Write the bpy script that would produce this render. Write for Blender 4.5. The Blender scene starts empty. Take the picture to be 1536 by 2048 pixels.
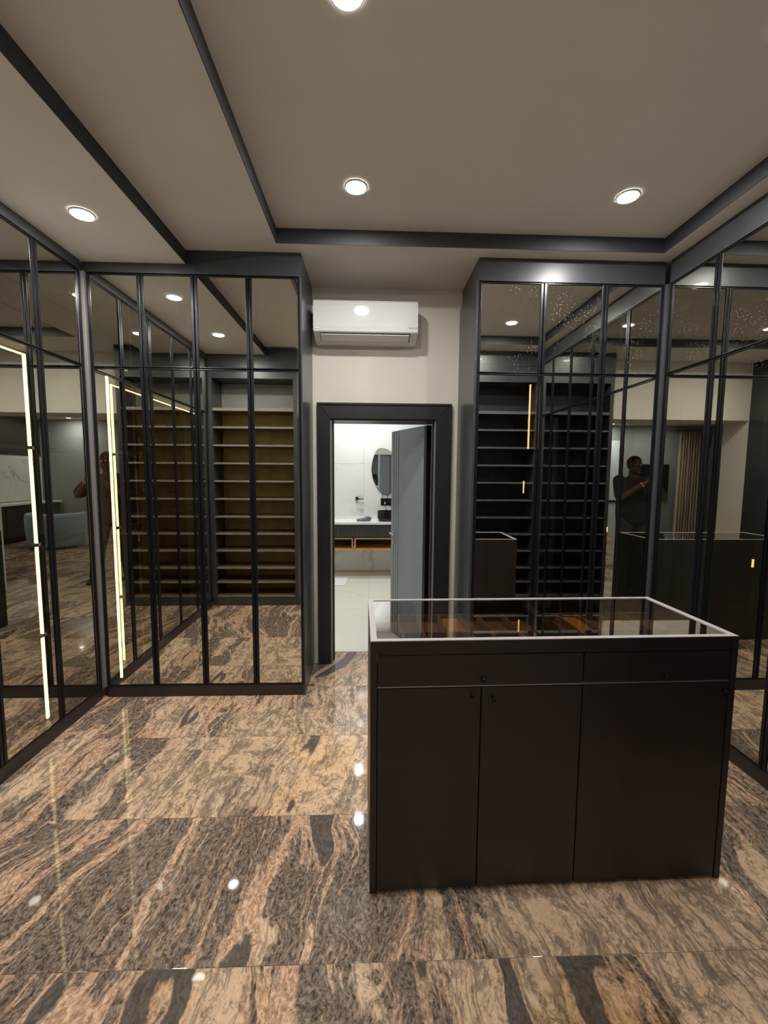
import bpy, bmesh, math, random
from mathutils import Vector, Matrix, noise as mnoise

random.seed(7)
scene = bpy.context.scene
COL = scene.collection

# ------------------------------------------------------------------ camera, world, exposure
CAM_H = 1.6
cam_d = bpy.data.cameras.new('camera')
cam_d.sensor_fit = 'VERTICAL'
cam_d.sensor_height = 36.0
cam_d.lens = 845.08 / 2048.0 * 36.0
cam_d.clip_start = 0.004
cam = bpy.data.objects.new('camera', cam_d)
COL.objects.link(cam)
_p, _y, _r = -0.0887, -0.035, 0.0068
_f = Vector((-math.sin(_y) * math.cos(_p), math.cos(_y) * math.cos(_p), math.sin(_p)))
_rt = Vector((math.cos(_y), math.sin(_y), 0.0))
_up = _rt.cross(_f)
_r2 = math.cos(_r) * _rt + math.sin(_r) * _up
_u2 = -math.sin(_r) * _rt + math.cos(_r) * _up
cam.matrix_world = Matrix(((_r2.x, _u2.x, -_f.x, 0.0), (_r2.y, _u2.y, -_f.y, 0.0), (_r2.z, _u2.z, -_f.z, CAM_H), (0, 0, 0, 1)))
scene.camera = cam

world = bpy.data.worlds.new('world')
world.use_nodes = True
world.node_tree.nodes['Background'].inputs[0].default_value = (0.02, 0.022, 0.03, 1)
world.node_tree.nodes['Background'].inputs[1].default_value = 0.2
scene.world = world
scene.view_settings.view_transform = 'Standard'
scene.view_settings.look = 'None'
scene.view_settings.gamma = 1.0
scene.view_settings.use_curve_mapping = False
scene.view_settings.exposure = 0.0
scene.cycles.max_bounces = 8
scene.cycles.diffuse_bounces = 3
scene.cycles.glossy_bounces = 6
scene.cycles.transparent_max_bounces = 8
scene.cycles.use_adaptive_sampling = True
scene.cycles.adaptive_threshold = 0.05
scene.cycles.adaptive_min_samples = 12
scene.cycles.sample_clamp_indirect = 6.0
scene.cycles.blur_glossy = 0.6

LAMP = 640.0         # emission of a closet downlight dome
BATH = 1250.0         # emission of a bathroom downlight dome
BED = 850.0          # emission of a bedroom downlight dome
LED_E = 22.0         # emission of the warm cabinet strips

# ------------------------------------------------------------------ dimensions (metres)
XL, XR, YF, YD = -1.881, 2.040, 2.955, 3.479
HL, HM, HT = 2.970, 3.057, 3.147
ZC, ZM, ZP = 2.904, 2.299, 0.081
XA, XB = -0.457, 0.729
TX0, TX1, TY0, TY1, XS = -0.598, 1.926, 1.10, 2.843, -1.213
WL, WR = -2.43, 2.59            # closet side walls
SY0, SY1 = 0.50, 0.85           # shoe shelf units, back and front
OX0, OX1, OZ = -0.85, 1.16, 2.33  # opening to the bedroom
YT = 3.711                      # bathroom side of the door wall
BY = 6.876                      # bathroom far wall
BX0, BX1, BH = -1.6, 1.9, 3.02
RX0, RX1, RY0, RH = -5.2, 4.7, -5.4, 2.95   # bedroom

# ------------------------------------------------------------------ materials
def newmat(name):
    m = bpy.data.materials.new(name); m.use_nodes = True
    nt = m.node_tree
    for n in list(nt.nodes): nt.nodes.remove(n)
    out = nt.nodes.new('ShaderNodeOutputMaterial')
    return m, nt, out

def srgb(r, g, b):
    f = lambda c: (c / 255 / 12.92) if c / 255 <= 0.04045 else ((c / 255 + 0.055) / 1.055) ** 2.4
    return (f(r), f(g), f(b), 1.0)

def N(nt, t, **kw):
    n = nt.nodes.new(t)
    for k, v in kw.items():
        setattr(n, k, v)
    return n

def plain(name, col, rough=0.5, metal=0.0, spec=0.5, var=0.06, scale=30.0, bump=0.0, stretch=(1, 1, 1), coat=0.0, sheen=0.0):
    m, nt, out = newmat(name)
    b = N(nt, 'ShaderNodeBsdfPrincipled')
    b.inputs['Roughness'].default_value = rough
    b.inputs['Metallic'].default_value = metal
    b.inputs['Specular IOR Level'].default_value = spec
    b.inputs['Coat Weight'].default_value = coat
    b.inputs['Sheen Weight'].default_value = sheen
    tc = N(nt, 'ShaderNodeTexCoord'); mp = N(nt, 'ShaderNodeMapping')
    mp.inputs['Scale'].default_value = stretch
    nz = N(nt, 'ShaderNodeTexNoise'); nz.inputs['Scale'].default_value = scale; nz.inputs['Detail'].default_value = 4
    nt.links.new(tc.outputs['Object'], mp.inputs['Vector']); nt.links.new(mp.outputs[0], nz.inputs['Vector'])
    rp = N(nt, 'ShaderNodeValToRGB')
    rp.color_ramp.elements[0].position = 0.3; rp.color_ramp.elements[1].position = 0.7
    rp.color_ramp.elements[0].color = tuple(c * (1 - var) for c in col[:3]) + (1,)
    rp.color_ramp.elements[1].color = tuple(min(1, c * (1 + var)) for c in col[:3]) + (1,)
    nt.links.new(nz.outputs['Fac'], rp.inputs[0]); nt.links.new(rp.outputs[0], b.inputs['Base Color'])
    if bump:
        bp = N(nt, 'ShaderNodeBump'); bp.inputs['Strength'].default_value = bump; bp.inputs['Distance'].default_value = 0.002
        nt.links.new(nz.outputs['Fac'], bp.inputs['Height']); nt.links.new(bp.outputs[0], b.inputs['Normal'])
    nt.links.new(b.outputs[0], out.inputs[0])
    return m

def emit(name, col, strength):
    m, nt, out = newmat(name)
    e = N(nt, 'ShaderNodeEmission'); e.inputs[0].default_value = col; e.inputs[1].default_value = strength
    nt.links.new(e.outputs[0], out.inputs[0])
    return m

def tinted_mirror(name, refl=(0.97, 0.965, 0.90), trans=(0.7, 0.7, 0.66), fac=0.84, dust=0.0):
    # one-way mirror glass: part reflects, part lets the strips inside show through
    m, nt, out = newmat(name)
    g = N(nt, 'ShaderNodeBsdfGlossy'); g.inputs['Color'].default_value = refl + (1,); g.inputs['Roughness'].default_value = 0.0
    # the tinted body of the glass absorbs more along slanting paths
    lw = N(nt, 'ShaderNodeLayerWeight'); lw.inputs[0].default_value = 0.5
    mr = N(nt, 'ShaderNodeMapRange'); mr.inputs[1].default_value = 0.04; mr.inputs[2].default_value = 0.42; mr.inputs[3].default_value = 1.0; mr.inputs[4].default_value = 0.70
    nt.links.new(lw.outputs['Facing'], mr.inputs[0])
    sc_ = N(nt, 'ShaderNodeVectorMath', operation='SCALE'); sc_.inputs[0].default_value = refl; nt.links.new(mr.outputs[0], sc_.inputs['Scale'])
    nt.links.new(sc_.outputs[0], g.inputs['Color'])
    t = N(nt, 'ShaderNodeBsdfTransparent'); t.inputs[0].default_value = trans + (1,)
    mx = N(nt, 'ShaderNodeMixShader'); mx.inputs[0].default_value = fac
    nt.links.new(t.outputs[0], mx.inputs[1]); nt.links.new(g.outputs[0], mx.inputs[2])
    last = mx
    if dust > 0:
        tc = N(nt, 'ShaderNodeTexCoord')
        vo = N(nt, 'ShaderNodeTexVoronoi'); vo.inputs['Scale'].default_value = 75.0
        nz = N(nt, 'ShaderNodeTexNoise'); nz.inputs['Scale'].default_value = 4.0; nz.inputs['Detail'].default_value = 3
        nt.links.new(tc.outputs['Object'], vo.inputs['Vector']); nt.links.new(tc.outputs['Object'], nz.inputs['Vector'])
        lt = N(nt, 'ShaderNodeMath', operation='LESS_THAN'); lt.inputs[1].default_value = 0.15
        nt.links.new(vo.outputs['Distance'], lt.inputs[0])
        gt = N(nt, 'ShaderNodeMapRange'); gt.inputs[1].default_value = 0.47; gt.inputs[2].default_value = 0.62
        nt.links.new(nz.outputs['Fac'], gt.inputs[0])
        mu = N(nt, 'ShaderNodeMath', operation='MULTIPLY'); nt.links.new(lt.outputs[0], mu.inputs[0]); nt.links.new(gt.outputs[0], mu.inputs[1])
        mu2 = N(nt, 'ShaderNodeMath', operation='MULTIPLY'); mu2.inputs[1].default_value = dust
        nt.links.new(mu.outputs[0], mu2.inputs[0])
        df = N(nt, 'ShaderNodeBsdfDiffuse'); df.inputs[0].default_value = (0.7, 0.68, 0.64, 1)
        m2 = N(nt, 'ShaderNodeMixShader')
        nt.links.new(mu2.outputs[0], m2.inputs[0]); nt.links.new(mx.outputs[0], m2.inputs[1]); nt.links.new(df.outputs[0], m2.inputs[2])
        last = m2
    nt.links.new(last.outputs[0], out.inputs[0])
    return m

def clear_glass(name, tint=(0.5, 0.44, 0.38), ior=1.7):
    m, nt, out = newmat(name)
    g = N(nt, 'ShaderNodeBsdfGlossy'); g.inputs['Color'].default_value = (0.95, 0.93, 0.92, 1); g.inputs['Roughness'].default_value = 0.01
    t = N(nt, 'ShaderNodeBsdfTransparent'); t.inputs[0].default_value = tint + (1,)
    lw = N(nt, 'ShaderNodeLayerWeight'); lw.inputs[0].default_value = 0.5
    fr = N(nt, 'ShaderNodeMapRange'); fr.inputs[3].default_value = 0.10; fr.inputs[4].default_value = ior
    nt.links.new(lw.outputs['Facing'], fr.inputs[0])
    mx = N(nt, 'ShaderNodeMixShader')
    nt.links.new(fr.outputs[0], mx.inputs[0]); nt.links.new(t.outputs[0], mx.inputs[1]); nt.links.new(g.outputs[0], mx.inputs[2])
    nt.links.new(mx.outputs[0], out.inputs[0])
    return m

def granite(name):
    m, nt, out = newmat(name)
    L = nt.links.new
    tc = N(nt, 'ShaderNodeTexCoord'); oi = N(nt, 'ShaderNodeObjectInfo')
    def mth(op, a, b=None):
        n = N(nt, 'ShaderNodeMath', operation=op)
        for i, v in enumerate((a, b)):
            if v is None: continue
            if isinstance(v, (int, float)): n.inputs[i].default_value = v
            else: L(v, n.inputs[i])
        return n.outputs[0]
    def vec(op, a, b):
        n = N(nt, 'ShaderNodeVectorMath', operation=op); L(a, n.inputs[0])
        if op == 'SCALE':
            if isinstance(b, (int, float)): n.inputs['Scale'].default_value = b
            else: L(b, n.inputs['Scale'])
        elif isinstance(b, tuple): n.inputs[1].default_value = b
        else: L(b, n.inputs[1])
        return n.outputs[0]
    def nse(v, scale, detail=3, rough=0.5, dist=0.0):
        n = N(nt, 'ShaderNodeTexNoise'); n.inputs['Scale'].default_value = scale; n.inputs['Detail'].default_value = detail
        n.inputs['Roughness'].default_value = rough; n.inputs['Distortion'].default_value = dist
        L(v, n.inputs['Vector']); return n
    def rng(v, a, b, c, d):
        n = N(nt, 'ShaderNodeMapRange'); L(v, n.inputs[0])
        for i, q in enumerate((a, b, c, d)): n.inputs[i + 1].default_value = q
        return n.outputs[0]
    def fr(kk): return mth('FRACT', mth('MULTIPLY', oi.outputs['Random'], kk))
    r = oi.outputs['Random']
    cx = N(nt, 'ShaderNodeCombineXYZ')
    L(mth('MULTIPLY', r, 47.0), cx.inputs[0]); L(mth('MULTIPLY', r, 83.0), cx.inputs[1]); L(mth('MULTIPLY', r, 29.0), cx.inputs[2])
    rot = N(nt, 'ShaderNodeVectorRotate', rotation_type='Z_AXIS'); L(tc.outputs['Object'], rot.inputs['Vector'])
    L(mth('MULTIPLY', mth('SUBTRACT', fr(7.31), 0.42), 0.6), rot.inputs['Angle'])
    p = vec('ADD', rot.outputs[0], cx.outputs[0])
    # slow fold of the stone, then a finer ripple
    p1 = vec('ADD', p, vec('SCALE', vec('SUBTRACT', nse(p, 1.5, 2, 0.5).outputs['Color'], (0.5, 0.5, 0.5)), 0.30))
    p2 = vec('ADD', p1, vec('SCALE', vec('SUBTRACT', nse(vec('MULTIPLY', p, (0.5, 1.0, 1.0)), 7.0, 3, 0.6).outputs['Color'], (0.5, 0.5, 0.5)), 0.055))
    fleck = nse(vec('MULTIPLY', p2, (1.0, 0.5, 1.0)), 90.0, 3, 0.75, 0.6).outputs['Fac']
    blot = nse(vec('MULTIPLY', p2, (1.0, 0.55, 1.0)), 17.0, 4, 0.68, 0.6).outputs['Fac']
    zone = nse(vec('MULTIPLY', p2, (2.0, 0.5, 1.0)), 1.15, 3, 0.5).outputs['Fac']
    at = N(nt, 'ShaderNodeAttribute', attribute_type='OBJECT', attribute_name='tone')
    def mixc(f, a, b):
        n = N(nt, 'ShaderNodeMix', data_type='RGBA')
        if isinstance(f, (int, float)): n.inputs['Factor'].default_value = f
        else: L(f, n.inputs['Factor'])
        for k_, q in (('A', a), ('B', b)):
            if isinstance(q, tuple): n.inputs[k_].default_value = q
            else: L(q, n.inputs[k_])
        return n.outputs['Result']
    def ridge(v, w0, w1, top):
        return rng(mth('ABSOLUTE', mth('SUBTRACT', v, 0.5)), w0, w1, top, 0.0)
    # grey-brown gneiss: salt and pepper grain crossed by a few rosy veins
    dark = mixc(rng(fleck, 0.36, 0.64, 0.0, 1.0), srgb(80, 70, 64), srgb(158, 140, 124))
    vw = nse(vec('MULTIPLY', p2, (2.6, 0.55, 1.0)), 1.0, 3, 0.55).outputs['Fac']
    vraw = mth('ADD', vw, mth('MULTIPLY', mth('SUBTRACT', blot, 0.5), 0.05))
    rosy = mixc(rng(fleck, 0.35, 0.6, 0.0, 1.0), srgb(168, 134, 110), srgb(228, 190, 158))
    dark = mixc(ridge(vraw, 0.012, 0.020, 0.95), dark, rosy)
    vt = nse(vec('MULTIPLY', p2, (15.0, 0.9, 1.0)), 1.0, 3, 0.5).outputs['Fac']
    dark = mixc(mth('MULTIPLY', ridge(vt, 0.010, 0.030, 0.85), ridge(vraw, 0.045, 0.075, 1.0)), dark, rosy)
    vs = nse(vec('MULTIPLY', p2, (9.0, 0.8, 1.0)), 1.0, 4, 0.6).outputs['Fac']
    dark = mixc(mth('MULTIPLY', ridge(vs, 0.012, 0.024, 0.85), rng(zone, 0.42, 0.56, 1.0, 0.4)), dark, rosy)
    # tan and cream stone, mottled
    tan = mixc(rng(mth('ADD', blot, mth('MULTIPLY', mth('SUBTRACT', fleck, 0.5), 0.5)), 0.40, 0.56, 0.0, 1.0), srgb(156, 136, 116), srgb(224, 192, 160))
    tan = mixc(ridge(vs, 0.010, 0.026, 0.55), tan, srgb(108, 98, 90))
    sel = rng(mth('ADD', mth('ADD', mth('MULTIPLY', mth('SUBTRACT', zone, 0.5), 2.6), mth('MULTIPLY', mth('SUBTRACT', blot, 0.5), 0.4)), at.outputs['Fac']), 0.47, 0.53, 0.0, 1.0)
    c = mixc(sel, dark, tan)
    # charcoal lenses with a pale rim
    lens = mth('ADD', nse(vec('MULTIPLY', p1, (3.2, 0.75, 1.0)), 1.0, 3, 0.5).outputs['Fac'], mth('MULTIPLY', mth('SUBTRACT', blot, 0.5), 0.04))
    c = mixc(rng(lens, 0.622, 0.634, 0.0, 0.8), c, rosy)
    c = mixc(rng(lens, 0.640, 0.648, 0.0, 0.95), c, mixc(rng(fleck, 0.4, 0.7, 0.0, 0.5), srgb(88, 84, 82), srgb(118, 112, 106)))
    # golden iron staining on some tiles
    gold = N(nt, 'ShaderNodeMix', data_type='RGBA', blend_type='MULTIPLY'); gold.inputs['B'].default_value = (1.0, 0.88, 0.60, 1)
    L(mth('MULTIPLY', rng(fr(5.13), 0.5, 0.7, 0.0, 1.0), rng(nse(p, 2.2, 2).outputs['Fac'], 0.5, 0.62, 0.0, 0.8)), gold.inputs['Factor']); L(c, gold.inputs['A'])
    c = vec('SCALE', gold.outputs['Result'], rng(fleck, 0.30, 0.70, 0.78, 1.18))
    c = vec('SCALE', c, mth('ADD', mth('MULTIPLY', fr(13.7), 0.16), 0.80))
    b = N(nt, 'ShaderNodeBsdfPrincipled')
    b.inputs['Roughness'].default_value = 0.035
    b.inputs['IOR'].default_value = 1.5
    L(c, b.inputs['Base Color'])
    L(b.outputs[0], out.inputs[0])
    return m

def marble(name, base=srgb(224, 224, 219), vein=srgb(150, 148, 140), scale=1.1, rough=0.12, amount=0.85):
    m, nt, out = newmat(name)
    L = nt.links.new
    tc = N(nt, 'ShaderNodeTexCoord'); oi = N(nt, 'ShaderNodeObjectInfo')
    cx = N(nt, 'ShaderNodeVectorMath', operation='SCALE'); L(oi.outputs['Location'], cx.inputs[0]); cx.inputs['Scale'].default_value = 3.7
    add = N(nt, 'ShaderNodeVectorMath', operation='ADD'); L(tc.outputs['Object'], add.inputs[0]); L(cx.outputs[0], add.inputs[1])
    nz = N(nt, 'ShaderNodeTexNoise'); nz.inputs['Scale'].default_value = scale; nz.inputs['Detail'].default_value = 6; nz.inputs['Distortion'].default_value = 1.2
    L(add.outputs[0], nz.inputs['Vector'])
    s = N(nt, 'ShaderNodeMath', operation='SUBTRACT'); s.inputs[1].default_value = 0.5; L(nz.outputs['Fac'], s.inputs[0])
    a = N(nt, 'ShaderNodeMath', operation='ABSOLUTE'); L(s.outputs[0], a.inputs[0])
    mr = N(nt, 'ShaderNodeMapRange'); mr.inputs[1].default_value = 0.0; mr.inputs[2].default_value = 0.035; mr.inputs[3].default_value = amount; mr.inputs[4].default_value = 0.0
    L(a.outputs[0], mr.inputs[0])
    n2 = N(nt, 'ShaderNodeTexNoise'); n2.inputs['Scale'].default_value = scale * 1.1; L(add.outputs[0], n2.inputs['Vector'])
    g = N(nt, 'ShaderNodeMapRange'); g.inputs[1].default_value = 0.45; g.inputs[2].default_value = 0.7; L(n2.outputs['Fac'], g.inputs[0])
    mu = N(nt, 'ShaderNodeMath', operation='MULTIPLY'); L(mr.outputs[0], mu.inputs[0]); L(g.outputs[0], mu.inputs[1])
    mx = N(nt, 'ShaderNodeMix', data_type='RGBA'); mx.inputs['A'].default_value = base; mx.inputs['B'].default_value = vein
    L(mu.outputs[0], mx.inputs['Factor'])
    b = N(nt, 'ShaderNodeBsdfPrincipled'); b.inputs['Roughness'].default_value = rough
    L(mx.outputs['Result'], b.inputs['Base Color']); L(b.outputs[0], out.inputs[0])
    return m

M = {}
M['ceiling'] = plain('ceiling_paint', srgb(208, 202, 194), 0.85, var=0.02, scale=3)
M['wallpaint'] = plain('wall_paint', srgb(224, 219, 208), 0.8, var=0.025, scale=2.5)
M['trimdark'] = plain('dark_trim_paint', srgb(48, 48, 53), 0.6, var=0.05, scale=8)
M['casing'] = plain('dark_casing_lacquer', srgb(38, 36, 38), 0.35, var=0.05, scale=22, stretch=(1, 1, 0.1))
M['jamb'] = plain('lit_jamb_lacquer', srgb(132, 130, 124), 0.35, var=0.04)  # charcoal jambs made paler; spill from the bathroom put into the colour
M['led2'] = emit('amber_led', (1.0, 0.60, 0.22, 1), 10.0)
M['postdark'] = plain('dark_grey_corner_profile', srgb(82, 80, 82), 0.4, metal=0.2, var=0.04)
M['shoetop'] = plain('grey_upper_back', srgb(126, 124, 118), 0.5, var=0.05, scale=10)
M['charcoal'] = plain('charcoal_laminate', srgb(56, 56, 59), 0.36, spec=0.6, var=0.06, scale=22, stretch=(1, 1, 0.1), coat=0.3)
M['plinth'] = plain('dark_plinth_laminate', srgb(52, 46, 43), 0.35, var=0.06, scale=22)
M['frame'] = plain('black_anodised_frame', srgb(38, 37, 42), 0.28, metal=0.6, var=0.04)
M['post'] = plain('grey_corner_profile', srgb(132, 128, 126), 0.4, metal=0.2, var=0.04)
M['interior'] = plain('cabinet_interior', srgb(74, 66, 60), 0.6, var=0.08, scale=12, stretch=(1, 1, 0.15))
M['mirror'] = tinted_mirror('bronze_mirror_glass')
M['mirrordust'] = tinted_mirror('dusty_bronze_mirror_glass', dust=0.7)
M['led'] = emit('warm_led', (1.0, 0.78, 0.36, 1), LED_E)
M['lamp'] = emit('lamp_diffuser', (1.0, 0.965, 0.92, 1), LAMP)
M['lampbed'] = emit('bedroom_lamp_diffuser', (1.0, 0.96, 0.91, 1), BED)
M['lampbath'] = emit('bathroom_lamp_diffuser', (0.97, 0.99, 1.0, 1), BATH)
M['lampring'] = plain('lamp_ring_white', srgb(225, 222, 215), 0.4, var=0.02)
M['granite'] = granite('polished_granite')
M['grout'] = plain('floor_grout', srgb(150, 138, 120), 0.8, var=0.1, scale=60)
M['shoewood'] = plain('shoe_shelf_board', srgb(104, 86, 58), 0.5, var=0.08, scale=14, stretch=(0.2, 1, 1))
M['shoedark'] = plain('shoe_shelf_dark', srgb(36, 36, 44), 0.5, var=0.08, scale=14)
M['shelfedgedark'] = plain('dark_shelf_edge_band', srgb(84, 84, 88), 0.4, var=0.04, scale=30)
M['shelfedge'] = plain('shelf_edge_band', srgb(122, 115, 106), 0.4, var=0.04, scale=30)
M['shoeback'] = plain('shoe_shelf_back', srgb(150, 120, 64), 0.5, var=0.1, scale=9)
M['island'] = plain('island_laminate', srgb(46, 39, 36), 0.42, var=0.08, scale=26, stretch=(0.12, 1, 1))
M['alu'] = plain('brushed_aluminium_edge', srgb(168, 162, 162), 0.5, metal=0.2, var=0.04, scale=60)
M['topglass'] = clear_glass('smoked_top_glass', tint=(0.66, 0.54, 0.38), ior=0.80)
M['velvet'] = plain('brown_velvet_lining', srgb(112, 88, 60), 0.85, var=0.12, scale=40, sheen=0.4)
M['velvetgold'] = plain('gold_tray_lining', srgb(182, 140, 70), 0.7, var=0.1, scale=40)
M['knob'] = plain('black_metal_knob', srgb(30, 28, 28), 0.3, metal=0.7)
M['acwhite'] = plain('gloss_white_plastic', srgb(222, 224, 224), 0.06, var=0.01, coat=0.3)
M['acgrey'] = plain('grey_plastic_mark', srgb(150, 150, 150), 0.4)
M['acdark'] = plain('dark_vent_slot', srgb(28, 26, 26), 0.6)
M['doorleaf'] = plain('blue_grey_door_paint', srgb(146, 156, 161), 0.45, var=0.03, scale=10)
M['marble'] = marble('white_marble_slab')
M['marblefloor'] = marble('cream_floor_tile', base=srgb(238, 235, 221), vein=srgb(196, 188, 168), scale=0.9, rough=0.2, amount=0.3)
M['whitestone'] = plain('white_worktop', srgb(236, 235, 230), 0.25, var=0.015)
M['fluted'] = plain('dark_fluted_front', srgb(60, 60, 58), 0.5, var=0.08, scale=30)
M['oak'] = plain('oak_trim', srgb(206, 158, 98), 0.45, var=0.12, scale=18, stretch=(0.2, 1, 1))
M['blackgloss'] = plain('black_ceramic', srgb(22, 21, 22), 0.12, var=0.05)
M['chrome'] = plain('satin_chrome', srgb(190, 190, 188), 0.2, metal=1.0)
M['puremirror'] = tinted_mirror('dark_silvered_mirror', refl=(0.8, 0.81, 0.82), trans=(0.0, 0.0, 0.0), fac=0.9)
M['cloth'] = plain('grey_violet_cloth', srgb(120, 116, 128), 0.9, var=0.25, scale=60)
M['mat'] = plain('white_bath_mat', srgb(240, 240, 236), 0.95, var=0.05, scale=120, bump=0.4)
M['greywall'] = plain('grey_bedroom_wall', srgb(140, 146, 148), 0.8, var=0.03, scale=3)
M['darkpanel'] = plain('dark_feature_panel', srgb(58, 52, 46), 0.5, var=0.1, scale=8, stretch=(1, 1, 0.1))
M['curtain'] = plain('taupe_curtain', srgb(204, 184, 164), 0.9, var=0.1, scale=30, stretch=(1, 1, 0.1))
M['chairblue'] = plain('blue_grey_upholstery', srgb(132, 158, 172), 0.9, var=0.08, scale=60, sheen=0.3)
M['tv'] = plain('black_screen', srgb(16, 16, 18), 0.15, var=0.05)
M['bluelight'] = emit('pale_blue_screen', (0.55, 0.72, 1.0, 1), 0.9)
M['frost'] = plain('frosted_door_glass', srgb(214, 228, 236), 0.5, var=0.04, scale=4)
M['skin'] = plain('dark_brown_skin', srgb(80, 52, 40), 0.5, var=0.08, scale=25)
M['hair'] = plain('black_hair', srgb(14, 13, 13), 0.8, var=0.2, scale=200, bump=0.5)
M['shirt'] = plain('black_cotton', srgb(20, 20, 23), 0.9, var=0.12, scale=50)
M['trousers'] = plain('dark_brown_trousers', srgb(44, 34, 32), 0.85, var=0.12, scale=50)
M['shoe'] = plain('black_shoe_leather', srgb(20, 19, 19), 0.35, var=0.1)
M['bead'] = plain('white_bead', srgb(226, 220, 206), 0.3)
M['eye'] = plain('eye_white', srgb(215, 210, 200), 0.2)

# ------------------------------------------------------------------ mesh helpers
def link(o, parent=None, kind=None):
    COL.objects.link(o)
    if parent is not None: o.parent = parent
    if kind: o['kind'] = kind
    return o

def bm_obj(name, bm, mat, parent=None, loc=(0, 0, 0), smooth=False, kind=None):
    me = bpy.data.meshes.new(name)
    bmesh.ops.recalc_face_normals(bm, faces=bm.faces[:])
    bm.to_mesh(me); bm.free()
    if mat is not None:
        for mm in (mat if isinstance(mat, (list, tuple)) else [mat]): me.materials.append(mm)
    if smooth:
        for p in me.polygons: p.use_smooth = True
    o = bpy.data.objects.new(name, me); o.location = loc
    return link(o, parent, kind)

def add_box(bm, x0, x1, y0, y1, z0, z1, bevel=0.0):
    vs = [bm.verts.new((x, y, z)) for z in (z0, z1) for y in (y0, y1) for x in (x0, x1)]
    idx = [(0, 2, 3, 1), (4, 5, 7, 6), (0, 1, 5, 4), (2, 6, 7, 3), (0, 4, 6, 2), (1, 3, 7, 5)]
    fs = [bm.faces.new([vs[i] for i in f]) for f in idx]
    if bevel > 0:
        es = list({e for f in fs for e in f.edges})
        bmesh.ops.bevel(bm, geom=es, offset=bevel, segments=2, profile=0.6, affect='EDGES')
    return vs

def box(name, x0, x1, y0, y1, z0, z1, mat, parent=None, bevel=0.0, kind=None, centre=False):
    bm = bmesh.new()
    if centre:
        cx, cy, cz = (x0 + x1) / 2, (y0 + y1) / 2, (z0 + z1) / 2
        add_box(bm, x0 - cx, x1 - cx, y0 - cy, y1 - cy, z0 - cz, z1 - cz, bevel)
        return bm_obj(name, bm, mat, parent, (cx, cy, cz), kind=kind)
    add_box(bm, x0, x1, y0, y1, z0, z1, bevel)
    return bm_obj(name, bm, mat, parent, kind=kind)

def thing(name, label, cat, loc=(0, 0, 0), rotz=0.0, group=None):
    o = bpy.data.objects.new(name, None); o.empty_display_size = 0.1
    o.location = loc; o.rotation_euler = (0, 0, rotz)
    COL.objects.link(o)
    o['label'] = label; o['category'] = cat
    if group: o['group'] = group
    return o

def tag(o, label, cat, group=None):
    o['label'] = label; o['category'] = cat
    if group: o['group'] = group
    return o

def structure(o, label=None):
    o['kind'] = 'structure'
    if label: o['label'] = label
    return o

def tube(bm, pts, rad, seg=10, caps=True):
    rings = []
    n = len(pts)
    for i, p in enumerate(pts):
        p = Vector(p)
        d = (Vector(pts[min(i + 1, n - 1)]) - Vector(pts[max(i - 1, 0)])).normalized()
        a = d.orthogonal().normalized() if i == 0 else (a - d * a.dot(d)).normalized()
        b = d.cross(a)
        rr = rad[i] if isinstance(rad, (list, tuple)) else rad
        rings.append([bm.verts.new(p + a * rr * math.cos(2 * math.pi * k / seg) + b * rr * math.sin(2 * math.pi * k / seg)) for k in range(seg)])
    for i in range(n - 1):
        for k in range(seg):
            bm.faces.new((rings[i][k], rings[i][(k + 1) % seg], rings[i + 1][(k + 1) % seg], rings[i + 1][k]))
    if caps:
        bm.faces.new(rings[0][::-1]); bm.faces.new(rings[-1])

def lathe(bm, prof, seg=32, cx=0, cy=0, cz=0, sx=1.0, sy=1.0):
    rings = []
    for r, z in prof:
        rings.append([bm.verts.new((cx + sx * r * math.cos(2 * math.pi * k / seg), cy + sy * r * math.sin(2 * math.pi * k / seg), cz + z)) for k in range(seg)])
    for i in range(len(rings) - 1):
        for k in range(seg):
            bm.faces.new((rings[i][k], rings[i][(k + 1) % seg], rings[i + 1][(k + 1) % seg], rings[i + 1][k]))
    return rings

def prism_x(bm, prof, x0, x1):
    a = [bm.verts.new((x0, y, z)) for y, z in prof]; b = [bm.verts.new((x1, y, z)) for y, z in prof]
    n = len(prof)
    for i in range(n):
        bm.faces.new((a[i], a[(i + 1) % n], b[(i + 1) % n], b[i]))
    bm.faces.new(a[::-1]); bm.faces.new(b)

def copy_tree(o, parent=None):
    c = o.copy(); COL.objects.link(c); c.parent = parent
    for ch in list(o.children): copy_tree(ch, c)
    return c

# ------------------------------------------------------------------ floor of granite tiles
floor = structure(box('floor', RX0, RX1, RY0, YT, -0.10, -0.0015, M['grout']), 'floor of polished brown and grey granite tiles')
TW, TD, GAP = 1.22, 0.611, 0.0016
ROW0 = 1.254
offs = {0: 0.215, 1: -0.47, 2: -0.455, -1: -0.30, 3: -0.455, -2: 0.35, -3: -0.2}
tile_cache = {}
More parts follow.
